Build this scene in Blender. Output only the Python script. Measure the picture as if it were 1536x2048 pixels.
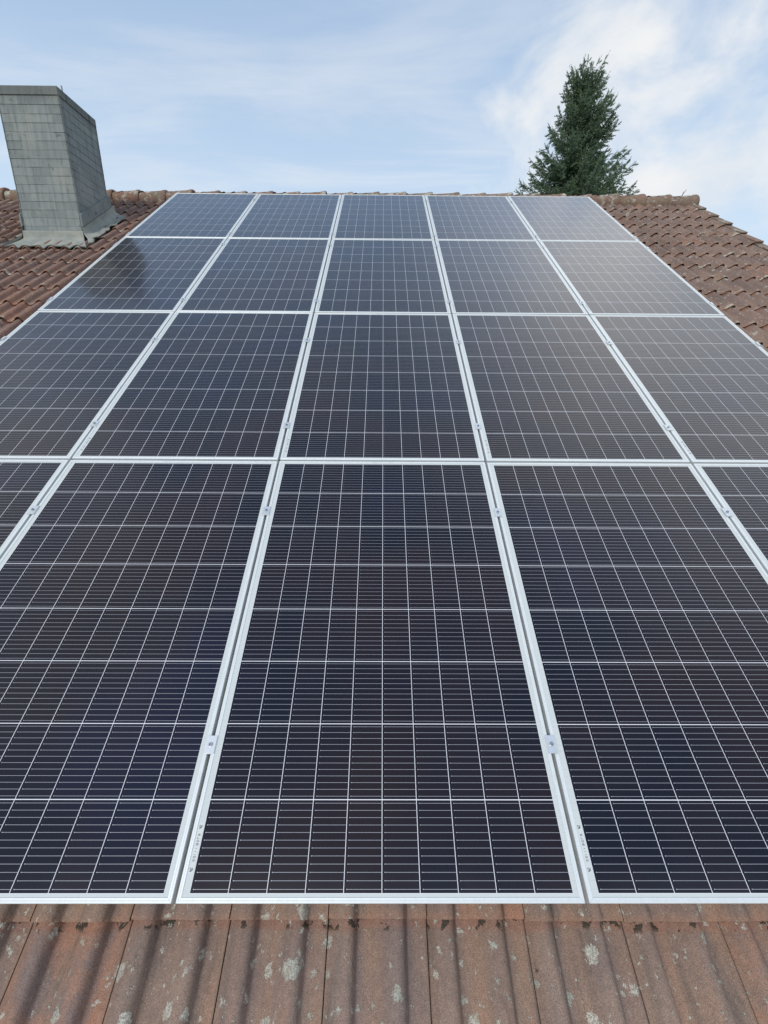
import bpy, bmesh, math, random
from mathutils import Vector, Matrix
R = math.radians
sc = bpy.context.scene
for o in list(bpy.data.objects): bpy.data.objects.remove(o)
col = sc.collection

# ------------------------------------------------------------------ frames of reference
AL = R(31.0)                     # roof pitch
CA, SA = math.cos(AL), math.sin(AL)
OZ = 4.10                        # height of the array's lower edge above the ground
def W(u, s, n=0.0):              # roof frame (along eave, up the slope, off the surface) -> world
    return Vector((u, s*CA - n*SA, OZ + s*SA + n*CA))
ROOF = Matrix(((1, 0, 0, 0), (0, CA, -SA, 0), (0, SA, CA, OZ), (0, 0, 0, 1)))

# ------------------------------------------------------------------ camera
cd = bpy.data.cameras.new("camera")
cam = bpy.data.objects.new("camera", cd); col.objects.link(cam)
cd.sensor_fit = 'VERTICAL'; cd.sensor_height = 36.0; cd.lens = 870.506/2048*36.0
cd.clip_start = 0.02; cd.clip_end = 3000
cam.matrix_world = Matrix(((0.99996907, -0.00497158, -0.0060948, -0.0040964),
                           (-0.0043055, 0.30248985, -0.95314288, -0.7910404),
                           (0.00658224, 0.95313964, 0.30245909, 1.3498296+OZ),
                           (0, 0, 0, 1)))
sc.camera = cam

# ------------------------------------------------------------------ node helper
class N:
    def __init__(s, tree): s.t = tree; s.n = tree.nodes; s.l = tree.links
    def node(s, typ, **kw):
        x = s.n.new(typ)
        for k, v in kw.items(): setattr(x, k, v)
        return x
    def put(s, sock, v):
        if isinstance(v, bpy.types.NodeSocket): s.l.new(v, sock)
        elif v is not None:
            if isinstance(v, (tuple, list)) and len(v) == 3 and sock.type == 'RGBA': v = (*v, 1)
            sock.default_value = v
    def m(s, op, a, b=None, c=None, clamp=False):
        x = s.node('ShaderNodeMath', operation=op, use_clamp=clamp)
        s.put(x.inputs[0], a); s.put(x.inputs[1], b); s.put(x.inputs[2], c)
        return x.outputs[0]
    def vm(s, op, a, b=None):
        x = s.node('ShaderNodeVectorMath', operation=op)
        s.put(x.inputs[0], a); s.put(x.inputs[1], b)
        return x.outputs['Value'] if op in ('DOT_PRODUCT', 'LENGTH') else x.outputs[0]
    def scale(s, v, k):
        return s.vm('MULTIPLY', v, k if isinstance(k, tuple) else (k, k, k))
    def mix(s, f, a, b, mode='MIX'):
        x = s.node('ShaderNodeMix', data_type='RGBA', blend_type=mode)
        s.put(x.inputs[0], f); s.put(x.inputs[6], a); s.put(x.inputs[7], b)
        return x.outputs[2]
    def noise(s, v, sc_, det=4, rough=.55, dist=0, out=0):
        x = s.node('ShaderNodeTexNoise')
        s.put(x.inputs['Vector'], v); x.inputs['Scale'].default_value = sc_
        x.inputs['Detail'].default_value = det; x.inputs['Roughness'].default_value = rough
        x.inputs['Distortion'].default_value = dist
        return x.outputs[out]
    def vor(s, v, sc_, rnd=1, out='Distance'):
        x = s.node('ShaderNodeTexVoronoi'); s.put(x.inputs['Vector'], v)
        x.inputs['Scale'].default_value = sc_; x.inputs['Randomness'].default_value = rnd
        return x.outputs[out]
    def white(s, v, out='Value'):
        x = s.node('ShaderNodeTexWhiteNoise', noise_dimensions='3D'); s.put(x.inputs['Vector'], v)
        return x.outputs[out]
    def step(s, v, a, b):        # smooth ramp 0..1 from a to b
        x = s.node('ShaderNodeMapRange', interpolation_type='SMOOTHSTEP')
        s.put(x.inputs[0], v); s.put(x.inputs[1], a); s.put(x.inputs[2], b)
        return x.outputs[0]
    def sep(s, v):
        x = s.node('ShaderNodeSeparateXYZ'); s.put(x.inputs[0], v); return x.outputs
    def comb(s, a=0., b=0., c=0.):
        x = s.node('ShaderNodeCombineXYZ'); s.put(x.inputs[0], a); s.put(x.inputs[1], b); s.put(x.inputs[2], c)
        return x.outputs[0]
    def bump(s, h, dist, strength=1.0):
        x = s.node('ShaderNodeBump'); s.put(x.inputs['Height'], h)
        x.inputs['Distance'].default_value = dist; x.inputs['Strength'].default_value = strength
        return x.outputs[0]
def material(name):
    m = bpy.data.materials.new(name); m.use_nodes = True
    g = N(m.node_tree); b = g.n['Principled BSDF']
    return m, g, b

# ------------------------------------------------------------------ sky and sun
SUN_AZ, SUN_EL = R(201), R(37)                 # compass angle from +Y clockwise: behind the camera, to its left
sun_dir = Vector((math.sin(SUN_AZ)*math.cos(SUN_EL), math.cos(SUN_AZ)*math.cos(SUN_EL), math.sin(SUN_EL)))
wd = bpy.data.worlds.new("World"); sc.world = wd; wd.use_nodes = True
g = N(wd.node_tree)
bg = g.n['Background']; bg.inputs['Strength'].default_value = 0.10
sky = g.node('ShaderNodeTexSky', sky_type='NISHITA'); sky.sun_disc = False
sky.sun_elevation = SUN_EL; sky.sun_rotation = SUN_AZ
sky.air_density = 1.0; sky.dust_density = 1.2; sky.ozone_density = 1.3
d = g.vm('NORMALIZE', g.node('ShaderNodeTexCoord').outputs['Generated'])
dx, dy, dz = g.sep(d)
def lobe(dirn, c0, c1):                        # soft patch of sky about a direction
    v = Vector(dirn).normalized()
    return g.step(g.vm('DOT_PRODUCT', d, tuple(v)), math.cos(R(c0)), math.cos(R(c1)))
zz = g.m('MAXIMUM', dz, 0.12)
pl = g.comb(g.m('DIVIDE', dx, zz), g.m('DIVIDE', dy, zz), 0.0)
n1 = g.noise(g.vm('ADD', g.scale(d, (1.0, 1.0, 1.5)), (2.1, 5.3, 1.4)), 3.4, 8, .57, .35)
n2 = g.noise(g.vm('ADD', g.scale(pl, (.9, 2.1, 1)), (4.3, 1.7, 0)), .8, 6, .6, .6)
n3 = g.noise(g.vm('ADD', d, (3, 1, 7)), 2.3, 5, .5, .2)
bank = g.m('MAXIMUM', g.m('MAXIMUM', lobe((.33, .84, .46), 13, 3), lobe((.62, .76, .30), 26, 8)),
           g.m('MAXIMUM', lobe((.62, .50, .62), 34, 10), lobe((.20, .88, .34), 10, 2)))
bank = g.m('MAXIMUM', bank, lobe((-.75, -.1, .62), 40, 20))
c1 = g.step(g.m('ADD', g.m('MULTIPLY', n1, .95), g.m('MULTIPLY', bank, .22)), .57, .80)
c1 = g.m('MULTIPLY', c1, g.m('ADD', .15, g.m('MULTIPLY', bank, .85)))
wisp = g.m('MULTIPLY', g.m('MULTIPLY', g.step(n2, .40, .72), .42), g.step(dz, .80, .45))
haze_h = g.step(dz, .66, .14)
cov = g.m('MAXIMUM', c1, wisp, clamp=True)
base = g.mix(g.m('ADD', .78, g.m('MULTIPLY', haze_h, .14)), sky.outputs[0], g.mix(haze_h, (4.1, 5.8, 8.4), (6.6, 8.2, 9.9)))
cloudc = g.mix(g.step(n3, .3, .7), (7.6, 8.1, 8.7), (9.3, 9.3, 9.3))
allsky = g.mix(cov, base, cloudc)
# thin bright cloud high on the right, lit through from above: what greys the right-hand panels
glare = g.m('MULTIPLY', g.m('MULTIPLY', lobe((.60, .42, .68), 38, 6), g.step(dz, .54, .74)), g.m('ADD', .55, g.m('MULTIPLY', n1, .9)))
g.put(bg.inputs['Color'], g.mix(g.m('MULTIPLY', glare, 1.0), allsky, g.mix(1.0, allsky, (7.6, 7.3, 6.9), 'ADD')))

sd = bpy.data.lights.new("sun", 'SUN'); sd.energy = 2.0; sd.angle = R(7); sd.color = (1, .95, .88)
sun = bpy.data.objects.new("sun", sd); col.objects.link(sun)
sun.rotation_euler = sun_dir.to_track_quat('Z', 'Y').to_euler()
sun.location = (-8, -8, 20)
sc.view_settings.view_transform = 'Standard'; sc.view_settings.look = 'None'
sc.view_settings.exposure = 0.0; sc.view_settings.gamma = 1.0

# ------------------------------------------------------------------ object helpers
def link(name, bm, mats, parent=None, smooth=False):
    me = bpy.data.meshes.new(name)
    bm.normal_update(); bm.to_mesh(me); bm.free()
    for m in (mats if isinstance(mats, (list, tuple)) else [mats]): me.materials.append(m)
    if smooth:
        for p in me.polygons: p.use_smooth = True
    o = bpy.data.objects.new(name, me); col.objects.link(o)
    if parent: o.parent = parent
    return o
def thing(name, label, cat, mat=None, group=None):
    o = bpy.data.objects.new(name, None); col.objects.link(o)
    o.empty_display_size = .1
    if mat is not None: o.matrix_world = mat
    o['label'] = label; o['category'] = cat
    if group: o['group'] = group
    return o
def copy_tree(o, parent=None):
    c = o.copy(); col.objects.link(c)
    if parent: c.parent = parent
    for ch in list(o.children): copy_tree(ch, c)
    return c
def hexa(bm, p, mi=0):                        # 8 points: bottom 4 then top 4, counter-clockwise
    v = [bm.verts.new(q) for q in p]
    for f in ((3, 2, 1, 0), (4, 5, 6, 7), (0, 1, 5, 4), (1, 2, 6, 5), (2, 3, 7, 6), (3, 0, 4, 7)):
        bm.faces.new([v[i] for i in f]).material_index = mi
def box(bm, x0, x1, y0, y1, z0, z1, mi=0, T=None):
    p = [(x0, y0, z0), (x1, y0, z0), (x1, y1, z0), (x0, y1, z0), (x0, y0, z1), (x1, y0, z1), (x1, y1, z1), (x0, y1, z1)]
    hexa(bm, [T(*q) for q in p] if T else p, mi)
def tube(bm, pts, rad, k=8, cap=True):
    rings = []
    for i, p in enumerate(pts):
        p = Vector(p); a = Vector(pts[max(i-1, 0)]); b = Vector(pts[min(i+1, len(pts)-1)])
        t = (b-a).normalized(); x = t.orthogonal().normalized(); y = t.cross(x)
        r = rad[i] if isinstance(rad, (list, tuple)) else rad
        rings.append([bm.verts.new(p + r*(math.cos(2*math.pi*j/k)*x + math.sin(2*math.pi*j/k)*y)) for j in range(k)])
    for a, b in zip(rings, rings[1:]):
        for j in range(k): bm.faces.new((a[j], a[(j+1) % k], b[(j+1) % k], b[j]))
    if cap:
        bm.faces.new(rings[0][::-1]); bm.faces.new(rings[-1])

# ------------------------------------------------------------------ materials
def tile_material(name, ridge=False):
    m, g, b = material(name)
    tc = g.node('ShaderNodeTexCoord').outputs['Object']
    uv = g.node('ShaderNodeUVMap', uv_map='tile').outputs[0]
    ux, uy, _ = g.sep(uv)
    cell = g.comb(g.m('FLOOR', ux), g.m('FLOOR', uy), 0.0)
    fx = g.m('FRACT', ux); fy = g.m('FRACT', uy)
    r1 = g.white(cell); r2 = g.white(g.vm('ADD', cell, (7.3, 2.1, 4.)))
    px, py, _pz = g.sep(tc)
    big = g.noise(tc, .55, 3, .5)
    mid = g.noise(tc, 5.5, 5, .6, .3)
    fine = g.noise(tc, 60, 4, .7)
    grit = g.noise(tc, 420, 2, .6)
    streak = g.noise(g.scale(tc, (17, 1.6, 1)), 1.0, 4, .6, .4)
    brown = (.252, .170, .132); mauve = (.226, .162, .142); orange = (.40, .190, .110); tan = (.33, .225, .165); dark = (.085, .065, .055)
    c = g.mix(r1, brown, mauve)
    left = g.step(px, 2.0, -2.5)                         # this side of the roof has weathered redder
    q = g.m('FRACT', g.m('DIVIDE', g.m('ADD', px, .15-.085+10*.140625), .140625))
    band = g.m('MULTIPLY', g.step(q, .06, .22), g.step(q, .62, .38))
    c = g.mix(g.m('MULTIPLY', g.step(mid, .42, .70), .55), c, tan)
    of = g.m('MULTIPLY', g.step(streak, .50, .74), g.m('ADD', .05, g.m('ADD', g.m('MULTIPLY', r2, .34), g.m('MULTIPLY', left, .20))))
    c = g.mix(of, c, orange)
    c = g.mix(g.m('MULTIPLY', g.m('MULTIPLY', g.step(py, 1.2, 3.4), .40), g.m('ADD', .15, g.m('MULTIPLY', left, .85))), c, (.285, .130, .092))
    c = g.mix(g.m('MULTIPLY', band, g.m('MULTIPLY', g.step(g.noise(g.scale(tc, (3, 1.1, 1)), 1.4, 4, .6), .36, .62), .60)), c, (.345, .205, .135))
    worn = g.m('MULTIPLY', g.step(r2, .90, .97), g.m('MULTIPLY', g.step(mid, .40, .62), .45))
    c = g.mix(worn, c, (.42, .17, .085))
    gs = g.m('MULTIPLY', g.step(g.noise(g.scale(tc, (13, 2.2, 1)), 1.3, 5, .65, .5), .50, .74), .72)
    c = g.mix(gs, c, (.115, .095, .082))
    # algae, heavier up the slope
    alg = g.m('MULTIPLY', g.step(g.noise(tc, 3.2, 6, .7, .5), .36, .62), g.m('ADD', .08, g.m('MULTIPLY', g.step(py, 1.5, 5.0), g.m('SUBTRACT', .62, g.m('MULTIPLY', left, .20)))))
    c = g.mix(alg, c, g.mix(fine, (.110, .070, .060), (.16, .105, .085)))
    # worn orange edge and moss just under each course
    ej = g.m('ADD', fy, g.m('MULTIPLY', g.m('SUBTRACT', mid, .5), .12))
    edge = g.m('MULTIPLY', g.step(ej, .05, .0), .30)
    c = g.mix(edge, c, orange)
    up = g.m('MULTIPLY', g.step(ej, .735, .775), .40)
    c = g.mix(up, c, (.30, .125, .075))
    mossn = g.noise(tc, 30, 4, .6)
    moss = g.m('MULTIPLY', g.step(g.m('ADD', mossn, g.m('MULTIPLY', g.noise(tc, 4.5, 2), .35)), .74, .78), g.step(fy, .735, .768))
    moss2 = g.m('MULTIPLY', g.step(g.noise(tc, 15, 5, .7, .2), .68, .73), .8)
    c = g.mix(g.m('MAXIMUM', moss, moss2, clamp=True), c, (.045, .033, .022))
    # lichen rosettes of three sizes, ragged at the rim
    wob = g.vm('ADD', tc, g.scale(g.vm('SUBTRACT', g.noise(tc, 55, 4, .75, 0, 1), (.5, .5, .5)), .045))
    def spots(scale, thr, keep, seed):
        v = g.vm('ADD', wob, seed)
        x = g.node('ShaderNodeTexVoronoi'); g.put(x.inputs['Vector'], v); x.inputs['Scale'].default_value = scale
        k = g.white(x.outputs['Position'])
        rad = g.m('MULTIPLY', g.m('SUBTRACT', k, keep), thr/(1-keep))
        return g.step(g.m('SUBTRACT', rad, x.outputs['Distance']), 0.0, .05)
    amount = g.m('MAXIMUM', g.step(g.noise(tc, 1.1, 3, .6), .38, .66), g.step(py, 1.0, .2))
    l1 = spots(11.5, .38, .80, (3.1, .3, .7)); l2 = spots(22, .48, .76, (9.2, 4.4, 1.)); l3 = spots(44, .46, .72, (1.2, 7.7, 2.))
    l4 = spots(70, .40, .80, (5.2, 2.7, 8.))
    pores = g.m('ADD', .35, g.m('MULTIPLY', g.step(g.noise(tc, 190, 3, .7), .40, .56), .65))
    lich = g.m('MAXIMUM', g.m('MULTIPLY', l1, g.m('ADD', .25, g.m('MULTIPLY', amount, .75))), g.m('MAXIMUM', g.m('MULTIPLY', l2, amount), g.m('MAXIMUM', g.m('MULTIPLY', l3, .9), l4)))
    lich = g.m('MULTIPLY', lich, g.m('MULTIPLY', pores, .88), clamp=True)
    lc = g.mix(g.step(g.noise(tc, 4.1, 2), .45, .65), (.56, .55, .47), (.42, .45, .37))
    lipl = g.m('MULTIPLY', g.m('MULTIPLY', g.step(fy, .10, .03), g.step(g.noise(tc, 9, 4, .65, .3), .56, .64)), g.step(py, 1.0, 4.0))
    lich = g.m('MAXIMUM', lich, g.m('MULTIPLY', lipl, .75))
    if ridge:
        lich = g.m('MAXIMUM', lich, g.m('MULTIPLY', g.step(g.noise(tc, 8, 5, .7, .4), .54, .62), .75))
        c = g.mix(g.m('MULTIPLY', g.step(mid, .42, .62), .6), c, (.15, .155, .10))
        c = g.mix(g.m('MULTIPLY', r1, .45), c, (.30, .14, .085))
    c = g.mix(g.m('MULTIPLY', lich, 1.0), c, lc)
    # grain
    c = g.mix(.75, c, g.mix(fine, (.28, .28, .28), (.74, .73, .71)), 'OVERLAY')
    c = g.mix(.8, c, g.mix(g.step(grit, .3, .7), (.30, .30, .30), (.72, .72, .72)), 'OVERLAY')
    c = g.mix(.14, c, (.17, .15, .13))
    g.put(b.inputs['Base Color'], c)
    b.inputs['Roughness'].default_value = .88; b.inputs['Specular IOR Level'].default_value = .25
    h = g.m('ADD', g.m('MULTIPLY', fine, .6), g.m('MULTIPLY', grit, .35))
    h = g.m('ADD', h, g.m('MULTIPLY', lich, .35)); h = g.m('ADD', h, g.m('MULTIPLY', g.m('MAXIMUM', moss, moss2), 1.5))
    h = g.m('ADD', h, g.m('MULTIPLY', mid, 1.2))
    g.put(b.inputs['Normal'], g.bump(h, .0035, .9))
    return m
M_TILE = tile_material("weathered_roof_tile")
M_RIDGE = tile_material("mossy_ridge_tile", True)

CU0, CU1, CV0, NCX, NCY = .031, .026, .020, 10, 8          # cell field of a panel: margins, columns, rows
PW, PH = 1.096, 1.754
def panel_material():
    m, g, b = material("solar_cells_under_glass")
    ob = g.node('ShaderNodeTexCoord').outputs['Object']
    x, y, _ = g.sep(ob)
    rnd = g.node('ShaderNodeObjectInfo').outputs['Random']
    cw = (PW-CU0-CU1)/NCX; ch = (PH-2*CV0)/NCY
    cx = g.m('DIVIDE', g.m('ADD', x, PW/2-CU0), cw); cy = g.m('DIVIDE', g.m('SUBTRACT', y, CV0), ch)
    inside = g.m('MULTIPLY', g.m('MULTIPLY', g.m('GREATER_THAN', cx, 0.), g.m('LESS_THAN', cx, float(NCX))),
                 g.m('MULTIPLY', g.m('GREATER_THAN', cy, 0.), g.m('LESS_THAN', cy, float(NCY))))
    fx = g.m('FRACT', cx); fy = g.m('FRACT', cy)
    ax = g.m('MULTIPLY', g.m('MINIMUM', fx, g.m('SUBTRACT', 1., fx)), cw)     # metres to the nearest gap
    ay = g.m('MULTIPLY', g.m('MINIMUM', fy, g.m('SUBTRACT', 1., fy)), ch)
    gapx = g.m('LESS_THAN', ax, .0009); gapy = g.m('LESS_THAN', ay, .0012)
    nb = 12
    by = g.m('FRACT', g.m('MULTIPLY', fy, float(nb)))
    bd = g.m('MULTIPLY', g.m('ABSOLUTE', g.m('SUBTRACT', by, .5)), ch/nb)
    bus = g.m('LESS_THAN', bd, .00042)
    notch = g.m('GREATER_THAN', g.m('MULTIPLY', fx, cw), .0075)
    bus = g.m('MULTIPLY', bus, notch)
    dot = g.m('MULTIPLY', g.m('LESS_THAN', bd, .0010), g.m('MULTIPLY', g.m('LESS_THAN', g.m('ABSOLUTE', g.m('SUBTRACT', g.m('MULTIPLY', fx, cw), .0085)), .0012), 1.))
    bus = g.m('MAXIMUM', bus, dot)
    cid = g.comb(g.m('FLOOR', cx), g.m('FLOOR', cy), g.m('MULTIPLY', rnd, 91.))
    k = g.white(cid); k2 = g.white(g.vm('ADD', cid, (3, 5, 8.)))
    soft = g.noise(g.vm('ADD', ob, g.comb(g.m('MULTIPLY', rnd, 37.), 0., 0.)), 3.0, 4, .6)
    cell = g.mix(k, (.0040, .0045, .0120), (.0065, .0060, .0130))
    zone = g.noise(g.vm('ADD', ob, g.comb(g.m('MULTIPLY', rnd, 61.), g.m('MULTIPLY', rnd, 17.), 0.)), 1.1, 3, .5)
    cell = g.mix(g.m('MULTIPLY', g.step(g.m('ADD', g.m('MULTIPLY', soft, .7), g.m('MULTIPLY', k2, .3)), .42, .66), .6), cell, (.0130, .0085, .0130))
    cell = g.mix(g.m('MULTIPLY', g.step(zone, .46, .64), .8), cell, (.0155, .0078, .0100))
    cell = g.mix(g.m('MULTIPLY', g.step(zone, .46, .32), .42), cell, (.0045, .0062, .0320))
    grain = g.noise(ob, 900, 2, .6)
    cell = g.mix(.4, cell, g.mix(grain, (.25, .25, .25), (.75, .75, .75)), 'OVERLAY')
    c = g.mix(bus, cell, (.48, .48, .50))
    c = g.mix(g.m('MAXIMUM', gapx, gapy), c, (.74, .74, .76))
    c = g.mix(inside, (.58, .605, .58), c)
    # dust: a thin film, more along the lower edge, and a few specks and smears
    dust = g.m('MULTIPLY', g.noise(ob, 7, 6, .7, .4), g.m('ADD', .006, g.m('MULTIPLY', g.step(y, .10, .03), .03)))
    sp = g.node('ShaderNodeTexVoronoi'); g.put(sp.inputs['Vector'], g.vm('ADD', ob, g.comb(g.m('MULTIPLY', rnd, 13.), g.m('MULTIPLY', rnd, 29.), 0.)))
    sp.inputs['Scale'].default_value = 11
    speck = g.m('MULTIPLY', g.m('LESS_THAN', sp.outputs['Distance'], g.m('MULTIPLY', g.white(sp.outputs['Position']), .017)), .5)
    c = g.mix(g.m('ADD', dust, speck, clamp=True), c, (.42, .41, .38))
    g.put(b.inputs['Base Color'], c)
    g.put(b.inputs['Metallic'], g.m('MULTIPLY', bus, .3))
    b.inputs['Roughness'].default_value = .30; b.inputs['Specular IOR Level'].default_value = .12
    b.inputs['Coat Weight'].default_value = 1.0; b.inputs['Coat IOR'].default_value = 1.29
    g.put(b.inputs['Coat Roughness'], g.m('ADD', .060, g.m('MULTIPLY', soft, .045)))
    gn = g.bump(g.m('ADD', g.noise(ob, 700, 2, .5), g.m('MULTIPLY', g.noise(ob, 2.2, 2, .5), 22.)), .00012, .8)
    g.put(b.inputs['Coat Normal'], gn)
    return m
M_PANEL = panel_material()

def metal(name, colr, rough, met, sc_=90):
    m, g, b = material(name)
    ob = g.node('ShaderNodeTexCoord').outputs['Object']
    n = g.noise(g.scale(ob, (1, .25, 1)), sc_, 4, .6)
    dirt = g.noise(ob, 9, 5, .65)
    c = g.mix(g.m('MULTIPLY', g.step(n, .35, .75), .35), colr, tuple(v*.78 for v in colr))
    c = g.mix(g.m('MULTIPLY', g.step(dirt, .56, .75), .30), c, (.42, .42, .38))
    g.put(b.inputs['Base Color'], c); b.inputs['Metallic'].default_value = met
    g.put(b.inputs['Roughness'], g.m('ADD', rough, g.m('MULTIPLY', n, .18)))
    return m
M_FRAME = metal("anodised_aluminium_frame", (.73, .75, .74), .32, .20)
M_CLAMP = metal("clamp_aluminium", (.70, .72, .74), .32, .6, 140)
M_RAIL = metal("rail_aluminium", (.60, .62, .63), .38, .7)
M_BOLT = metal("stainless_bolt", (.42, .43, .44), .3, .9, 300)
def plain(name, c, rough=.7, var=.25, sc_=20):
    m, g, b = material(name)
    ob = g.node('ShaderNodeTexCoord').outputs['Object']
    n = g.noise(ob, sc_, 5, .6)
    g.put(b.inputs['Base Color'], g.mix(g.m('MULTIPLY', n, var*2, clamp=True), c, tuple(v*.6 for v in c)))
    b.inputs['Roughness'].default_value = rough
    g.put(b.inputs['Normal'], g.bump(n, .002, .5))
    return m
M_INK = plain("label_ink", (.10, .11, .12), .6)
M_PAPER = plain("serial_label_film", (.60, .62, .60), .5, .05)
M_DARK = plain("black_seal", (.02, .02, .022), .6)
M_WALL = plain("rendered_wall", (.66, .63, .55), .9, .12, 6)
M_WOOD = plain("stained_fascia_wood", (.16, .09, .05), .7, .3, 12)
M_ZINC = plain("zinc_gutter", (.33, .34, .35), .5, .2, 9)

def slate_material():
    m, g, b = material("grey_fibre_cement_shingle")
    geo = g.node('ShaderNodeNewGeometry').outputs['Position']
    at = g.node('ShaderNodeAttribute', attribute_name='shade').outputs['Fac']
    streak = g.noise(g.scale(geo, (26, 26, 1.5)), 1.0, 5, .65, .3)
    blot = g.noise(geo, 3.6, 6, .65, .3); fine = g.noise(geo, 120, 3, .7)
    c = g.mix(at, (.205, .230, .224), (.275, .296, .286))
    c = g.mix(g.m('MULTIPLY', g.step(streak, .44, .66), .60), c, (.125, .135, .130))
    c = g.mix(g.m('MULTIPLY', g.step(blot, .50, .68), .45), c, (.35, .36, .31))
    c = g.mix(g.m('MULTIPLY', g.step(g.noise(geo, 11, 5, .7), .60, .70), .5), c, (.055, .055, .05))
    top = g.step(g.sep(geo)[2], OZ+3.98, OZ+4.16)       # soot weathering near the flue mouth
    c = g.mix(g.m('MULTIPLY', top, .45), c, (.085, .085, .078))
    c = g.mix(.5, c, g.mix(fine, (.3, .3, .3), (.7, .7, .7)), 'OVERLAY')
    g.put(b.inputs['Base Color'], c); b.inputs['Roughness'].default_value = .86
    g.put(b.inputs['Normal'], g.bump(g.m('ADD', fine, g.m('MULTIPLY', blot, 3.)), .002, .8))
    return m
M_SLATE = slate_material()
def mortar_material():
    m, g, b = material("lead_and_mortar_flashing")
    geo = g.node('ShaderNodeNewGeometry').outputs['Position']
    n = g.noise(geo, 5, 6, .65, .4); f = g.noise(geo, 90, 3, .7)
    c = g.mix(g.step(n, .35, .7), (.25, .265, .24), (.36, .355, .30))
    c = g.mix(g.m('MULTIPLY', g.step(g.noise(geo, 14, 5, .7), .58, .70), .6), c, (.13, .13, .11))
    c = g.mix(.4, c, g.mix(f, (.3, .3, .3), (.7, .7, .7)), 'OVERLAY')
    g.put(b.inputs['Base Color'], c); b.inputs['Roughness'].default_value = .8
    g.put(b.inputs['Normal'], g.bump(g.m('ADD', n, g.m('MULTIPLY', f, .3)), .006, .8))
    return m
M_FLASH = mortar_material()

# ------------------------------------------------------------------ ground
def ground_material():
    m, g, b = material("lawn")
    ob = g.node('ShaderNodeTexCoord').outputs['Object']
    n = g.noise(ob, .25, 8, .65); f = g.noise(ob, 12, 4, .7)
    g.put(b.inputs['Base Color'], g.mix(f, g.mix(n, (.035, .06, .02), (.09, .10, .04)), (.05, .075, .025)))
    b.inputs['Roughness'].default_value = .95
    return m
bm = bmesh.new()
gs = [-1500, -300, -60, -20, 20, 60, 300, 1500]
gv = [[bm.verts.new((x, y, 0)) for x in gs] for y in gs]
for j in range(len(gs)-1):
    for i in range(len(gs)-1): bm.faces.new((gv[j][i], gv[j][i+1], gv[j+1][i+1], gv[j+1][i]))
o = link("ground", bm, ground_material()); o['kind'] = 'structure'

# ------------------------------------------------------------------ house
random.seed(11)
HP, ST = .140625, .085       # roll pitch, and where the steep side of a roll falls
UL, UR = -9.15, 4.35            # roof edges along the eave
SE, SR = -1.371, 7.45           # eave and ridge, measured up the slope
TW, TL = .28125, .334              # tile cover width and course length
N0 = -.169                      # valley surface of a tile's head
PROF = [(0, .003), (.08, .0), (.28, .003), (.44, .013), (.58, .025), (.70, .032), (.80, .0335), (.90, .029), (.955, .015), (1, .003)]
def prof(u):
    q = ((u + .15 - ST) % HP)/HP
    for (a, ha), (b_, hb) in zip(PROF, PROF[1:]):
        if a <= q <= b_:
            t = (q-a)/(b_-a); t = t*t*(3-2*t)*.5 + t*.5
            return 1.30*(ha + (hb-ha)*t)
    return .004
QS = [0, .04, .1, .2, .32, .42, .5, .58, .66, .73, .80, .86, .91, .935, .96, .98]
house = thing("house", "house roof of weathered red brown tiles with a grey chimney at left", "house")

bm = bmesh.new(); uvl = bm.loops.layers.uv.new('tile')
def tile(k, r, flip=False):
    """one interlocking double-roll tile; k = column, r = course"""
    u0 = -.15 + TW*k; s0 = -.035 + TL*r
    us = sorted(set([u0+.0012, u0+TW-.0015] + [u0 + ST + HP*(q+j) for q in QS for j in (-1, 0, 1)]))
    us = [a for i_, a in enumerate(us) if i_ == 0 or a-us[i_-1] > 1e-4]
    us = [u for u in us if u0+.001 < u < u0+TW-.001]
    top = min(s0+TL+.045, SR+.02)
    jn = random.uniform(-.0022, .0022); js = random.uniform(-.005, .005); tilt = random.uniform(-.0025, .0025)
    rows = []
    lift = .0225
    def pt(u, v, dn=0.0, ds=0.0):
        s = s0+js + (top-s0)*v + ds
        n = N0 + lift*(1-v) + prof(u) + jn + tilt*(u-u0)/TW + dn
        if u-u0 < .004: n -= .004
        if flip:                                   # the rear slope, mirrored about the ridge
            yc = SR*CA; p = W(u, s, n); return Vector((u, 2*yc-p.y, p.z))
        return W(u, s, n)
    rows.append(([pt(u, 0, -.0150 + (.004 if prof(u) > .02 else 0), .004) for u in us], -.03))
    rows.append(([pt(u, 0, -.0045, -.0015) for u in us], -.015))
    rows.append(([pt(u, 0, 0, .0035) for u in us], .012))
    rows.append(([pt(u, .5) for u in us], .5))
    rows.append(([pt(u, 1) for u in us], 1.05))
    vs = [[bm.verts.new(p) for p in row] for row, _ in rows]
    for a in range(len(vs)-1):
        va, vb = rows[a][1], rows[a+1][1]
        for i in range(len(us)-1):
            q = (vs[a][i], vs[a][i+1], vs[a+1][i+1], vs[a+1][i])
            f = bm.faces.new(q if not flip else q[::-1])
            f.smooth = a >= 2
            fr = [((us[i]-u0)/TW, va), ((us[i+1]-u0)/TW, va), ((us[i+1]-u0)/TW, vb), ((us[i]-u0)/TW, vb)]
            if flip: fr = fr[::-1]
            for lp, (a_, b_) in zip(f.loops, fr):
                lp[uvl].uv = (k+40+min(max(a_, .001), .999), r+10+min(max(b_*.88, .001), .999) + (60 if flip else 0))
    # thin side wall at both edges so the tile has a thickness
    for i, sgn in ((0, 1), (-1, -1)):
        e = [vs[a][i] for a in (2, 3, 4)]
        lo = [bm.verts.new(v.co - Vector((0, -SA, CA))*.014) for v in e]
        for a in range(2):
            q = (e[a], e[a+1], lo[a+1], lo[a])
            f = bm.faces.new(q if sgn > 0 else q[::-1])
            for lp in f.loops: lp[uvl].uv = (k+40.5, r+10.1)
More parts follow.
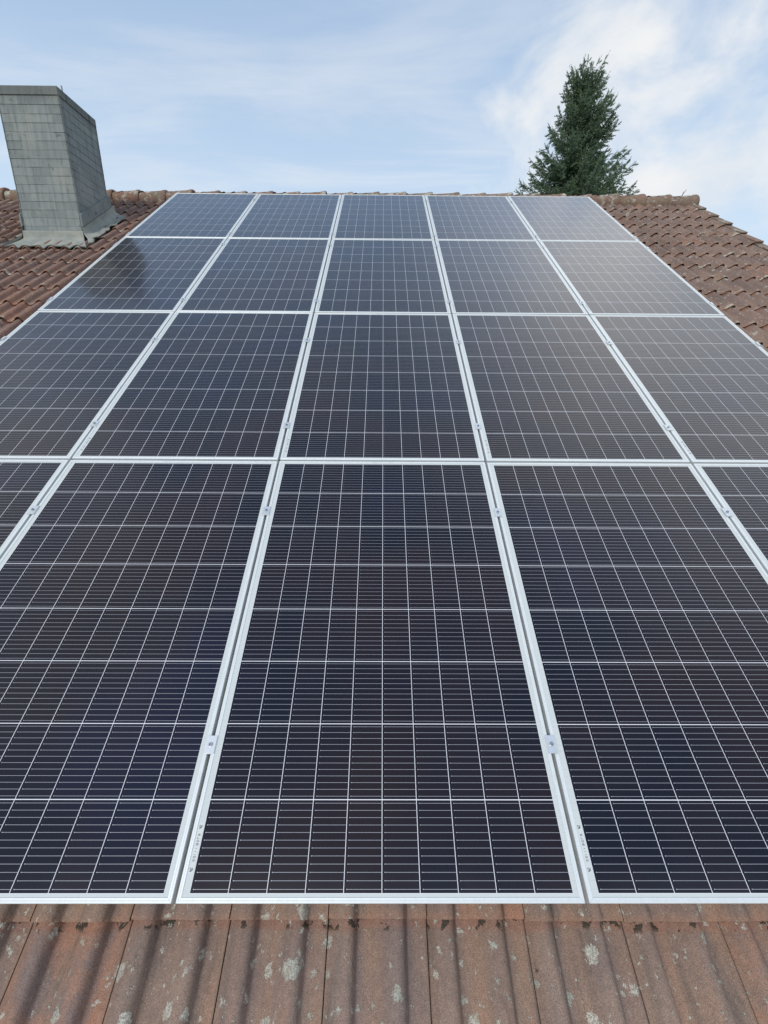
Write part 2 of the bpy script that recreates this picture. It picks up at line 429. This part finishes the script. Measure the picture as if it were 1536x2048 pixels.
K0, K1 = round((UL+.15)/TW), round((UR+.15)/TW)
R0, R1 = round((SE+.035)/TL), math.ceil((SR+.035)/TL)
XL, XR, YF, YB, CZT, CZB = -4.055, -3.402, 4.877, 5.52, OZ+4.185, OZ+2.862       # the chimney's box
for r in range(R0, R1):
    for k in range(K0, K1): tile(k, r)
roof = link("roof", bm, M_TILE, house)
bm = bmesh.new(); uvl = bm.loops.layers.uv.new('tile')
for r in range(R0, R1):
    for k in range(K0, K1): tile(k, r, True)
link("rear_roof", bm, M_TILE, house)
# roof deck just beneath the tiles, so that no light comes through the joints
bm = bmesh.new()
yr = SR*CA
p = [W(UL+.02, SE+.03, N0-.035), W(UR-.03, SE+.03, N0-.035), W(UR-.03, SR, N0-.035), W(UL+.02, SR, N0-.035)]
q = [Vector((a.x, 2*yr-a.y, a.z)) for a in p]
dn = Vector((0, 0, -.10))
hexa(bm, [p[0]+dn, p[1]+dn, p[2]+dn, p[3]+dn, p[0], p[1], p[2], p[3]])
hexa(bm, [q[3]+dn+Vector((0, .001, 0)), q[2]+dn+Vector((0, .001, 0)), q[1]+dn, q[0]+dn, q[3]+Vector((0, .001, 0)), q[2]+Vector((0, .001, 0)), q[1], q[0]])
link("roof_deck", bm, M_WOOD, house)

# ridge tiles: tapered half-round caps, the wide end lapping over the next
def ridge_cap(u0, last=False):
    bm = bmesh.new(); uvl = bm.loops.layers.uv.new('tile')
    L = .41; K = 12; ctr = W(0, SR, 0) ; ctr = Vector((0, ctr.y, OZ + SR*SA - .150*CA - .055))
    kr = random.uniform(-.004, .004); kz = random.uniform(-.004, .004)
    prof_ = [(-.02, .088), (.06, .090), (.20, .096), (.33, .103), (.36, .110), (L-.012, .113), (L, .108)]
    rings = []
    for x, r in prof_:
        rr = r+kr
        rings.append([bm.verts.new((u0+x, ctr.y + rr*1.28*math.cos(a), ctr.z + kz + rr*1.10*math.sin(a)))
                      for a in [math.pi*(-.16 + 1.32*j/K) for j in range(K+1)]])
    inner = []
    for x, r in (prof_[-1], prof_[0]):
        rr = r+kr-.016
        inner.append([bm.verts.new((u0+x-(0 if x > .1 else -.001), ctr.y + rr*1.28*math.cos(a), ctr.z + kz + rr*1.10*math.sin(a)))
                      for a in [math.pi*(-.16 + 1.32*j/K) for j in range(K+1)]])
    rings = rings+inner
    for a in range(len(rings)-1):
        for j in range(K):
            f = bm.faces.new((rings[a][j], rings[a+1][j], rings[a+1][j+1], rings[a][j+1])); f.smooth = a not in (5, 6)
            for lp in f.loops: lp[uvl].uv = (u0*7.7+random.random()*.01+80, .5)
    if last:
        f = bm.faces.new([rings[6][j] for j in range(K+1)])
        for lp in f.loops: lp[uvl].uv = (88.3, .5)
    return bm
u = UR + .03 - .40; i = 0
ridge_list = []
while u > UL - .1:
    o = link("ridge_tile", ridge_cap(u, i == 0), M_RIDGE, roof); ridge_list.append(o)
    u -= .370; i += 1

# verge tiles: one per course with a down-turned cheek along the gable
def verge(r, side):
    bm = bmesh.new(); uvl = bm.loops.layers.uv.new('tile')
    s0 = -.035 + TL*r; s1 = min(s0+TL+.05, SR-.02)
    e = UR if side > 0 else UL
    jn = random.uniform(-.003, .003)
    def n_at(v): return N0+.034+.028*(1-v)+jn
    for (w0, w1, t0, t1) in ((-.075, .022, -.002, .014), (.004, .022, -.15, -.0025)):
        pts = []
        for dz0 in (t0, t1):
            for (ww, ss, vv) in ((w0, s0, 0), (w1, s0, 0), (w1, s1, 1), (w0, s1, 1)):
                pts.append(W(e+side*ww, ss, n_at(vv)+dz0))
        if side < 0: pts = [pts[i] for i in (1, 0, 3, 2, 5, 4, 7, 6)]
        hexa(bm, pts)
    for f in bm.faces:
        for lp in f.loops: lp[uvl].uv = (r*3.1+120, .4)
    bmesh.ops.bevel(bm, geom=bm.edges[:], offset=.003, segments=1, affect='EDGES')
    return bm
for r in range(R0, R1):
    for side in (1, -1): link("verge_tile", verge(r, side), M_RIDGE, roof)

# walls, gables, fascia and gutter under the roof
bm = bmesh.new()
yE = SE*CA + .55; yE2 = 2*yr - yE
zt = OZ + (yE/CA)*SA - .36
for (x0, x1) in ((UL+.35, UL+.65), (UR-.65, UR-.35)):
    zc = OZ + SR*SA - .36
    v = [bm.verts.new(c) for c in ((x0, yE, 0), (x0, yE2, 0), (x0, yE2, zt), (x0, yr, zc), (x0, yE, zt),
                                   (x1, yE, 0), (x1, yE2, 0), (x1, yE2, zt), (x1, yr, zc), (x1, yE, zt))]
    bm.faces.new([v[i] for i in (0, 4, 3, 2, 1)]); bm.faces.new([v[i] for i in (5, 6, 7, 8, 9)])
    for i in range(5):
        j = (i+1) % 5; bm.faces.new((v[i], v[j], v[j+5], v[i+5]))
box(bm, UL+.651, UR-.651, yE, yE+.3, 0, zt); box(bm, UL+.651, UR-.651, yE2-.3, yE2, 0, zt)
link("wall", bm, M_WALL, house)
for sgn in (0, 1):
    bm = bmesh.new()
    a = W(0, SE+.02, N0-.04)
    y0 = a.y if not sgn else 2*yr-a.y-.025
    box(bm, UL+.03, UR-.04, y0, y0+.025, a.z-.24, a.z-.01)
    link("fascia_board", bm, M_WOOD, house)
    bm = bmesh.new()
    yc = (a.y-.075) if not sgn else (2*yr-a.y+.075); zc = a.z-.05
    rings = []
    for x in (UL, UR):
        rings.append([bm.verts.new((x, yc+.065*math.cos(t), zc+.065*math.sin(t))) for t in [math.pi+math.pi*j/10 for j in range(11)]])
    for j in range(10): bm.faces.new((rings[0][j], rings[1][j], rings[1][j+1], rings[0][j+1]))
    for rg in rings: bm.faces.new(rg)
    o = link("gutter", bm, M_ZINC, house)

# chimney: a core box hung with overlapping shingles
bm = bmesh.new(); shl = bm.loops.layers.float_color.new('shade') if False else None
al_ = bm.faces.layers.float.new('shade')
box(bm, XL+.012, XR-.012, YF+.012, YB-.012, OZ+2.2, CZT-.02)
random.seed(5)
COURSE = .0795
def shingle_face(p0, dirv, outv, width, ztop, zbot0):
    """courses of shingles hung on one vertical face from p0 along dirv"""
    c = 0; z = ztop
    while z > zbot0 + .01:
        zb = max(z - COURSE, zbot0)
        x = 0.0 - (c % 2)*.075*random.uniform(.7, 1.2)
        while x < width:
            w = random.uniform(.17, .23); x0 = max(x, 0); x1 = min(x+w-.0009, width)
            if width-x1 < .03: x1 = width; w = width-x+.01
            if x1-x0 > .01:
                o1 = .0045+random.uniform(-.0012, .0018); dz = random.uniform(-.0022, .0022) if c else 0
                P = lambda a, ofs, zz_: p0 + dirv*a + outv*ofs + Vector((0, 0, zz_))
                n0 = len(bm.faces)
                hexa(bm, [P(x0, 0, zb+dz), P(x0, o1, zb+dz), P(x1, o1, zb+dz), P(x1, 0, zb+dz),
                          P(x0, 0, z+.004), P(x0, .002, z+.004), P(x1, .002, z+.004), P(x1, 0, z+.004)][::1])
                bm.faces.ensure_lookup_table(); sh = random.random()
                for f in bm.faces[n0:]: f[al_] = sh
            x += w
        z = zb; c += 1
zt_s = CZT - .078
shingle_face(Vector((XL, YF+.010, 0)), Vector((1, 0, 0)), Vector((0, -1, 0)), XR-XL, zt_s, CZB)
shingle_face(Vector((XR-.010, YF, 0)), Vector((0, 1, 0)), Vector((1, 0, 0)), YB-YF, zt_s, OZ+2.62)
shingle_face(Vector((XR, YB-.010, 0)), Vector((-1, 0, 0)), Vector((0, 1, 0)), XR-XL, zt_s, OZ+3.1)
shingle_face(Vector((XL+.010, YB, 0)), Vector((0, -1, 0)), Vector((-1, 0, 0)), YB-YF, zt_s, OZ+2.62)
bmesh.ops.recalc_face_normals(bm, faces=bm.faces[:])
chim = link("chimney", bm, M_SLATE, house)
chim['label'] = "tall square chimney hung with grey fibre cement shingles"
bm = bmesh.new()                                  # plain crown band with an open flue
e = .0010
for (x0, x1, y0, y1) in ((XL-e, XR+e, YF-e, YF+.13), (XL-e, XR+e, YB-.13, YB+e), (XL-e, XL+.13, YF+.1305, YB-.1305), (XR-.13, XR+e, YF+.1305, YB-.1305)):
    box(bm, x0, x1, y0, y1, CZT-.082, CZT)
bmesh.ops.bevel(bm, geom=[ed for ed in bm.edges], offset=.006, segments=2, affect='EDGES')
link("crown", bm, M_SLATE, chim)
bm = bmesh.new()
tube(bm, [(XR-.02, YF+.115, CZT-.05), (XR-.02, YF+.115, CZT+.055)], .008, 8)
link("rod", bm, M_ZINC, chim)

def tile_n(u, s):
    r = math.floor((s+.035)/TL); v = (s+.035-TL*r)/(TL+.045)
    return N0 + .0225*(1-v) + prof(u)
random.seed(3)
def to_roof(p):
    y = p[1]; z = p[2]-OZ; return (p[0], y*CA+z*SA, -y*SA+z*CA)
def roof_sheet(bm, nu, nv, fn, thick=.010):
    A = [[bm.verts.new(fn(i/nu, j/nv)) for i in range(nu+1)] for j in range(nv+1)]
    off = Vector((0, -SA, CA))*-thick
    B = [[bm.verts.new(v.co+off) for v in row] for row in A]
    for j in range(nv):
        for i in range(nu):
            bm.faces.new((A[j][i], A[j][i+1], A[j+1][i+1], A[j+1][i])).smooth = True
            bm.faces.new((B[j][i], B[j+1][i], B[j+1][i+1], B[j][i+1]))
    for j in range(nv):
        bm.faces.new((A[j][0], A[j+1][0], B[j+1][0], B[j][0])); bm.faces.new((A[j][nu], B[j][nu], B[j+1][nu], A[j+1][nu]))
    for i in range(nu):
        bm.faces.new((A[0][i], B[0][i], B[0][i+1], A[0][i+1])); bm.faces.new((A[nv][i], A[nv][i+1], B[nv][i+1], B[nv][i]))
bm = bmesh.new()
SF = (YF*CA + 2.70*SA)                            # where the front face meets the tiles, up the slope
def front(i, j):                                  # i across, j from the face down onto the tiles
    x = XL-.015 + (XR-XL+.03)*i; s_edge = SF-.245 + .018*math.sin(i*23)+.010*math.sin(i*61)
    xe = x - .06*(1-i) + .165*i
    a = Vector((x, YF-.010, CZB+.004)); b_ = Vector((x, YF-.014, OZ+2.785))
    cpt = W(xe, s_edge, .35*tile_n(xe, s_edge)+.65*(N0+.062)+.014)
    if j < .34: return a.lerp(b_, j/.34)
    t = (j-.34)/.66
    mid = b_.lerp(cpt, t); sag = math.sin(math.pi*t)
    mid = mid - Vector((0, -SA, CA))*(.004*sag) + Vector((0, 0, .004*math.sin(i*40)*sag))
    return mid
roof_sheet(bm, 60, 14, front)
for side in (1, -1):
    X0 = XR if side > 0 else XL
    def flank(i, j, side=side, X0=X0):            # i up the slope, j outward
        y = YF-.012 + (YB-YF+.10)*i; out = (.155 if side > 0 else .05) + .012*math.sin(i*19) + .012*math.sin(i*47+1)
        zr = OZ + y*math.tan(AL) - .165/CA; s = (y - .14*SA)/CA - .27*j*(1-i) - .03*j
        a = Vector((X0+side*.014, y, zr+.178)); b_ = Vector((X0+side*.020, y, zr+.10))
        xe = X0+side*(out+.02); cpt = W(xe, s, N0+.066+.014*(1-i)+.008*math.sin(i*33))
        if j < .25: return a.lerp(b_, j/.25)
        t = (j-.25)/.75
        return b_.lerp(cpt, t) - Vector((0, -SA, CA))*(.022*math.sin(math.pi*t))
    roof_sheet(bm, 44, 10, flank if side > 0 else (lambda i, j, f=flank: f(1-i, j)))
bmesh.ops.recalc_face_normals(bm, faces=bm.faces[:])
link("flashing", bm, M_FLASH, chim)
for side in (1, -1):                              # the sloping strip above the flashing at each side
    bm = bmesh.new()
    X0 = XR if side > 0 else XL
    zl = lambda y, dz: OZ + y*math.tan(AL) - .165/CA + dz
    pts = [Vector((X0+side*a, y, zl(y, dz))) for dz in (.175, .295) for (a, y) in ((.002, YF-.006), (.022, YF-.006), (.022, YB+.01), (.002, YB+.01))]
    if side < 0: pts = [pts[i_] for i_ in (1, 0, 3, 2, 5, 4, 7, 6)]
    hexa(bm, pts)
    bmesh.ops.recalc_face_normals(bm, faces=bm.faces[:])
    link("side_strip", bm, M_SLATE, chim)

# ------------------------------------------------------------------ solar panels
PX, PY = 1.108, 1.766            # spacing of the panels
def make_panel():
    root = thing("solar_panel", "", "solar panel")
    fw, fh, gl = .0125, .035, .0022
    w = PW/2; h = PH
    bm = bmesh.new()
    def bar(a0, a1, b1, b0):       # outer a0-a1, inner b0-b1, extruded down with an outer chamfer and an inner lip
        A0, A1, B0, B1 = [Vector((*p_, 0)) for p_ in (a0, a1, b0, b1)]
        ce = Vector((0, h/2, 0)); inw = ((B0+B1)-(A0+A1)).normalized()
        tdir = (A1-A0).normalized()*.0002
        A0 = A0+tdir; B0 = B0+tdir; A1 = A1-tdir; B1 = B1-tdir
        sec = lambda A, B: [A + Vector((0, 0, -fh)), A + Vector((0, 0, -.0012)), A.lerp(B, .09), A.lerp(B, .42),
                            A.lerp(B, .47)+Vector((0, 0, -.0006)), A.lerp(B, .55), A.lerp(B, .93), B+Vector((0, 0, -.0009)), B+Vector((0, 0, -.006)),
                            B+Vector((0, 0, -.008)).lerp(Vector((0, 0, -.008)), 1), A.lerp(B, .14)+Vector((0, 0, -.008)), A.lerp(B, .14)+Vector((0, 0, -fh))]
        s0 = [bm.verts.new(v) for v in sec(A0, B0)]; s1 = [bm.verts.new(v) for v in sec(A1, B1)]
        for i in range(len(s0)):
            j = (i+1) % len(s0); bm.faces.new((s0[i], s1[i], s1[j], s0[j]))
        bm.faces.new(s0[::-1]); bm.faces.new(s1)
    O = [(-w, 0), (w, 0), (w, h), (-w, h)]; I = [(-w+fw, fw), (w-fw, fw), (w-fw, h-fw), (-w+fw, h-fw)]
    for i in range(4):
        j = (i+1) % 4; bar(O[i], O[j], I[j], I[i])
    bmesh.ops.recalc_face_normals(bm, faces=bm.faces[:])
    link("frame", bm, M_FRAME, root)
    bm = bmesh.new()
    box(bm, -w+fw-.003, w-fw+.003, fw-.003, h-fw+.003, -.0058, -gl)
    link("cell_glass", bm, M_PANEL, root)
    # printed serial number and code squares on the left margin, near the lower edge
    bm = bmesh.new(); x0 = -w+.0138; x1 = -w+.0288
    z0, z1 = -gl-.0004, -gl+.0002
    box(bm, x0, x1, .062, .178, z0, z1, 0)
    rr = random.Random(2)
    def mark(xa, xb, ya, yb): box(bm, xa, xb, ya, yb, z0+.0001, z1+.0002, 1)
    for yb in (.066, .163):
        for a in range(4):
            for b in range(4):
                if (a*3+b*5) % 4 != 1: mark(x0+.003+a*.0022, x0+.0049+a*.0022, yb+b*.0022, yb+.0019+b*.0022)
    y = .088
    while y < .148:                # digits as small upright strokes
        hgt = .0062; xa = x0+.005
        k = rr.choice('1780362')
        seg = {'1': 'r', '7': 'tr', '8': 'tmblr', '0': 'tblr', '3': 'tmbr', '6': 'tmbl', '2': 'tmb'}[k]
        if 't' in seg: mark(xa, xa+.0011, y, y+.0048)
        if 'b' in seg: mark(xa+hgt-.0011, xa+hgt, y, y+.0048)
        if 'm' in seg: mark(xa+hgt/2-.0005, xa+hgt/2+.0006, y, y+.0048)
        if 'l' in seg: mark(xa+.0012, xa+hgt-.0012, y+.0037, y+.0048)
        if 'r' in seg: mark(xa+.0012, xa+hgt-.0012, y, y+.0011)
        y += .0072
    link("serial_label", bm, [M_PAPER, M_INK], root)
    return root
ROWN = ["lowest row", "second row up", "third row up", "topmost row"]
ROWX = [", its lower edge over bare tiles", "", "", ", its upper edge under the ridge"]
COLN = ["leftmost", "second from left", "middle", "second from right", "rightmost"]
proto = make_panel()
random.seed(21)
for r in range(4):
    for c in range(5):
        o = proto if (r == 0 and c == 0) else copy_tree(proto)
        o.matrix_world = ROOF @ Matrix.Translation(((c-2)*PX, r*PY+.001, random.uniform(-.0006, .0006))) @ Matrix.Rotation(random.uniform(-.0010, .0010), 4, 'X') @ Matrix.Rotation(random.uniform(-.0012, .0012), 4, 'Y')
        extra = ROWX[r]
        if r == 2 and c == 0: extra = ", showing the chimney's dark reflection"
        if r in (1, 2) and c == 4: extra = ", greyed by reflected cloud"
        o['label'] = "framed solar panel, %s in the %s%s" % (COLN[c], ROWN[r], extra)
        o['group'] = "solar panels in a five by four array"

# ------------------------------------------------------------------ rails and clamps
RAILS = [.2178, .7928, 1.167, 1.735, 2.120, 2.880, 3.070, 3.835]
RAILS = [q*PY for q in RAILS]
UE = 2*PX + PW/2
ORD = ["lowest", "second lowest", "third lowest", "fourth lowest", "fourth highest", "third highest", "second highest", "topmost"]
def make_rail():
    root = thing("mounting_rail", "", "rail")
    bm = bmesh.new()
    X = UE+.055
    # C profile: web, two flanges and two lips, open upward
    for (y0, y1, z0, z1) in ((-.020, .020, -.098, -.0955), (-.020, -.0175, -.0955, -.0385), (.0175, .020, -.0955, -.0385), (-.020, -.006, -.0380, -.0355), (.006, .020, -.0380, -.0355)):
        box(bm, -X, X, y0, y1, z0, z1)
    link("rail_profile", bm, M_RAIL, root)
    for sgn in (-1, 1):
        bm = bmesh.new()
        a, b_ = sorted((sgn*(X+.0005), sgn*(X+.004)))
        box(bm, a, b_, -.021, .021, -.099, -.0345)
        link("end_cap", bm, M_RAIL, root)
    return root
rp = make_rail()
for i, s in enumerate(RAILS):
    o = rp if i == 0 else copy_tree(rp)
    o.matrix_world = ROOF @ Matrix.Translation((0, s, 0))
    o['label'] = "aluminium mounting rail, %s of eight under the solar panels" % ORD[i]
    o['group'] = "mounting rails under the solar panels"
def bolt(bm, z, r=.0062, h=.005):
    k = 12
    o_ = [bm.verts.new((r*math.cos(2*math.pi*j/k), r*math.sin(2*math.pi*j/k), z)) for j in range(k)]
    t = [bm.verts.new((r*math.cos(2*math.pi*j/k), r*math.sin(2*math.pi*j/k), z+h)) for j in range(k)]
    it = [bm.verts.new((r*.55*math.cos(2*math.pi*j/k), r*.55*math.sin(2*math.pi*j/k), z+h)) for j in range(k)]
    ib = [bm.verts.new((r*.5*math.cos(2*math.pi*j/k), r*.5*math.sin(2*math.pi*j/k), z+h*.3)) for j in range(k)]
    for a, b_ in ((o_, t), (t, it), (it, ib)):
        for j in range(k): bm.faces.new((a[j], a[(j+1) % k], b_[(j+1) % k], b_[j]))
    bm.faces.new(ib)
def make_mid():
    root = thing("mid_clamp", "", "clamp")
    bm = bmesh.new()
    box(bm, -.0165, .0165, -.027, .027, .0012, .0042)
    box(bm, -.0050, -.0028, -.027, .027, -.034, .0011); box(bm, .0028, .0050, -.027, .027, -.034, .0011)
    bmesh.ops.bevel(bm, geom=[e_ for e_ in bm.edges if abs(e_.verts[0].co.z-.0042) < 1e-5 and abs(e_.verts[1].co.z-.0042) < 1e-5], offset=.0012, segments=2, affect='EDGES')
    link("clamp_plate", bm, M_CLAMP, root)
    bm = bmesh.new(); bolt(bm, .0043)
    link("bolt", bm, M_BOLT, root)
    return root
def make_end():
    root = thing("end_clamp", "", "clamp")
    bm = bmesh.new()
    box(bm, -.011, .006, -.025, .025, .0012, .0042); box(bm, .0022, .006, -.025, .025, -.032, .0011)
    box(bm, .0061, .034, -.025, .025, -.0345, -.0305); box(bm, .030, .034, -.025, .025, -.0304, -.012)
    link("clamp_body", bm, M_CLAMP, root)
    bm = bmesh.new(); bolt(bm, -.0304, .006, .007); bmesh.ops.translate(bm, verts=bm.verts[:], vec=(.018, 0, 0))
    link("bolt", bm, M_BOLT, root)
    return root
mp = make_mid(); ep = make_end(); first = True
GAPN = ["first and second columns from left", "second column and middle column", "middle column and next column right", "two rightmost columns"]
for i, s in enumerate(RAILS):
    which = "lower" if i % 2 == 0 else "upper"
    for k in range(4):
        o = mp if first else copy_tree(mp); first = False
        o.matrix_world = ROOF @ Matrix.Translation(((k-1.5)*PX + random.uniform(-.0008, .0008), s+random.uniform(-.006, .006), 0)) @ Matrix.Rotation(random.uniform(-.012, .012), 4, 'Z')
        o['label'] = "silver clamp bridging %s, %s one in %s" % (GAPN[k], which, ROWN[i//2])
        o['group'] = "mid clamps in the gaps between panels"
for j, sg in enumerate((-1, 1)):
    for i, s in enumerate(RAILS):
        o = ep if (i == 0 and j == 0) else copy_tree(ep)
        T = Matrix.Translation((sg*UE, s, 0))
        if sg < 0: T = T @ Matrix.Rotation(math.pi, 4, 'Z')
        o.matrix_world = ROOF @ T
        o['label'] = "silver end clamp on the array's %s edge, %s one in the %s" % ("left" if sg < 0 else "right", "lower" if i % 2 == 0 else "upper", ROWN[i//2])
        o['group'] = "end clamps at the array's sides"

# ------------------------------------------------------------------ small dry twig stuck on the ridge's end
bm = bmesh.new()
b0 = Vector((4.19, yr-.02, OZ+SR*SA-.155*CA+.045))
tube(bm, [b0, b0+Vector((.020, 0, .04)), b0+Vector((.05, -.01, .085))], [.006, .005, .002], 6)
tube(bm, [b0+Vector((.018, 0, .038)), b0+Vector((.018, 0, .062))], [.004, .0015], 5)
o = link("dry_twig", bm, plain("twig_bark", (.12, .08, .05), .9))
o['label'] = "tiny dry twig sticking up from the right end of the ridge"; o['category'] = "twig"

# ------------------------------------------------------------------ spruce behind the house
def needle_material():
    m, g, b = material("spruce_needles")
    geo = g.node('ShaderNodeNewGeometry').outputs['Position']
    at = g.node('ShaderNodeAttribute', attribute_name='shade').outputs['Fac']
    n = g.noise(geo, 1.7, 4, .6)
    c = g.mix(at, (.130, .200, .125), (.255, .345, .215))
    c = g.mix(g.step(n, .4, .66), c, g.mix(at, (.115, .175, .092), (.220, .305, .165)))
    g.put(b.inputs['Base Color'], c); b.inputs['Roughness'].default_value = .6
    b.inputs['Specular IOR Level'].default_value = .35
    tr = g.node('ShaderNodeBsdfTranslucent'); g.put(tr.inputs['Color'], c)
    mx = g.node('ShaderNodeMixShader'); mx.inputs[0].default_value = .38
    g.l.new(b.outputs[0], mx.inputs[1]); g.l.new(tr.outputs[0], mx.inputs[2])
    g.l.new(mx.outputs[0], g.n['Material Output'].inputs['Surface'])
    return m
TX, TY = 7.66, 19.9
ZT = OZ+12.24
RAD = [(0, .26), (.25, .44), (.55, .60), (.95, .74), (1.7, 1.08), (2.6, 1.52), (3.4, 1.88), (4.3, 2.25), (6.5, 2.6), (9, 3.1), (14, 3.5)]
def crown_r(h):
    for (a, ra), (b_, rb) in zip(RAD, RAD[1:]):
        if h <= b_: return ra + (rb-ra)*(h-a)/(b_-a)
    return RAD[-1][1]
tree = thing("spruce_tree", "tall dark green spruce with upright top shoots, rising behind the roof ridge", "tree", Matrix.Translation((TX, TY, 0)))
random.seed(77)
wb = bmesh.new(); nb = bmesh.new(); shn = nb.faces.layers.float.new('shade')
tube(wb, [(0, 0, -.2), (.03, 0, 5), (0, .02, 9), (-.02, 0, ZT-2.5), (.02, 0, ZT-.25)], [.30, .24, .17, .085, .02], 10)
def tuft(p, dirn, ln, shade, blades=22, w=.020, bl=.075):
    """a bottle-brush shoot: short needles standing out all round a twig"""
    t = dirn.normalized(); x = t.orthogonal().normalized(); y = t.cross(x)
    for i in range(blades):
        f = (i+random.random())/blades
        q = p + t*(ln*f); a = random.uniform(0, 2*math.pi)
        rad = x*math.cos(a)+y*math.sin(a)
        tip = q + rad*bl*random.uniform(.6, 1.05)*(1-.45*f) + t*bl*random.uniform(.5, .9)
        sv = t.cross(rad)*w*.5
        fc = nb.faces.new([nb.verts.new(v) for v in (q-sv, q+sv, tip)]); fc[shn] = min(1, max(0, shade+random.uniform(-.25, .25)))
def branch(z, az, ln, sparse=1.0, up0=None):
    h = ZT-z
    d0 = Vector((math.cos(az), math.sin(az), 0))
    rise = up0 if up0 is not None else (.8 if h < .5 else .55 if h < 1.2 else .30 if h < 2.5 else .02 - .03*min(h, 6))
    pts = []; k = 7
    droop = .10 + .04*min(h, 5)
    for i in range(k+1):
        t = i/k
        pts.append(Vector((0, 0, z)) + d0*(ln*t) + Vector((0, 0, ln*(rise*t - droop*math.sin(math.pi*min(1, t*1.15))*.8 + .26*t*t*t))))
    tube(wb, pts, [max(.004, .010+.010*ln)*(1-.8*i/k) for i in range(k+1)], 4, cap=False)
    sh0 = random.uniform(.15, .75)
    ntw = max(5, int(ln*15*sparse))
    side = d0.cross(Vector((0, 0, 1)))
    for i in range(ntw):
        t = .16 + .84*(i+random.random())/ntw
        a = min(int(t*k), k-1); p = pts[a].lerp(pts[a+1], t*k-a)
        sgn = random.choice((-1, 1)); tl = (.20 + .30*ln*(1-t)*.7)*random.uniform(.6, 1.15)
        dv = d0*random.uniform(.45, .9) + side*sgn*random.uniform(.35, .95) + Vector((0, 0, random.uniform(-.35, .45)))
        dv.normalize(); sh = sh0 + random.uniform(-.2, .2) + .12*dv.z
        tuft(p, dv, tl, sh, int((20+tl*34)*(1 if sparse >= 1 else .7)))
        if tl > .22 and random.random() < .75*sparse:
            q = p + dv*tl*random.uniform(.3, .7)
            tuft(q, (dv + side*random.uniform(-.8, .8) + Vector((0, 0, random.uniform(-.6, .3)))), tl*.55, sh, 18)
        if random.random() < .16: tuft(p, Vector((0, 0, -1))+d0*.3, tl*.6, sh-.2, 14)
    tuft(pts[-2], pts[-1]-pts[-2]+Vector((0, 0, .05)), (pts[-1]-pts[-2]).length+.10, sh0+.15, 34)
    # young shoot pointing up at the tip
    if random.random() < .45: tuft(pts[-1], Vector((random.uniform(-.2, .2), random.uniform(-.2, .2), 1))+d0*.4, random.uniform(.12, .26), sh0+.2, 16, .016, .05)
z = ZT-.30
while z > 1.6:
    h = ZT-z; vis = h < 5.0
    nbr = 10 if h < 1.3 else (9 if vis else 5)
    a0 = random.uniform(0, 6.28)
    for i in range(nbr):
        az = a0 + 2*math.pi*i/nbr + random.uniform(-.35, .35)
        ln = crown_r(h)*random.choice((.50, .72, .88, 1.0, 1.06))*random.uniform(.85, 1.1)
        east = math.cos(az)
        if 1.2 < h < 2.0 and east < -.3: ln *= .72                # bite out of the left side below the top
        if 3.3 < h < 3.75: ln *= .80
        if h > 2.4 and random.random() < .10: continue
        branch(z+random.uniform(-.06, .06), az, ln, 1.0 if vis else .45)
    z -= .115 if vis else .36
for (dx_, dy_, hh, tp) in ((0, 0, .55, .10), (-.24, .05, .50, .0), (.22, -.05, .44, .05), (.34, .1, .55, .02), (-.08, -.1, .5, .16), (-.34, 0, .72, -.12), (.42, .05, .75, -.10), (.12, .1, .4, .06), (-.14, 0, .4, .10)):
    b0 = Vector((dx_*.6, dy_, ZT-hh)); b1 = Vector((dx_*1.15, dy_, ZT+tp))
    tube(wb, [b0, b0.lerp(b1, .5), b1], [.014, .010, .004], 5)
    tuft(b0, b1-b0, (b1-b0).length*.72, .55, 90, .018, .07); tuft(b0.lerp(b1, .7), b1-b0, (b1-b0).length*.3, .5, 18, .012, .030)
for (az, h, ln) in ((.1, 1.35, .75), (.0, 1.75, .95), (-.2, 2.1, 1.05), (.2, 3.05, 1.75), (0, 3.65, 1.85), (3.2, 4.15, 2.15), (3.0, 3.0, 1.5), (3.3, 2.2, 1.25), (0.05, 4.7, 2.35)):
    branch(ZT-h, az, ln, 1.4, .12 if abs(az) < 1 else .0)
link("trunk", wb, plain("spruce_bark", (.10, .075, .06), .95), tree)
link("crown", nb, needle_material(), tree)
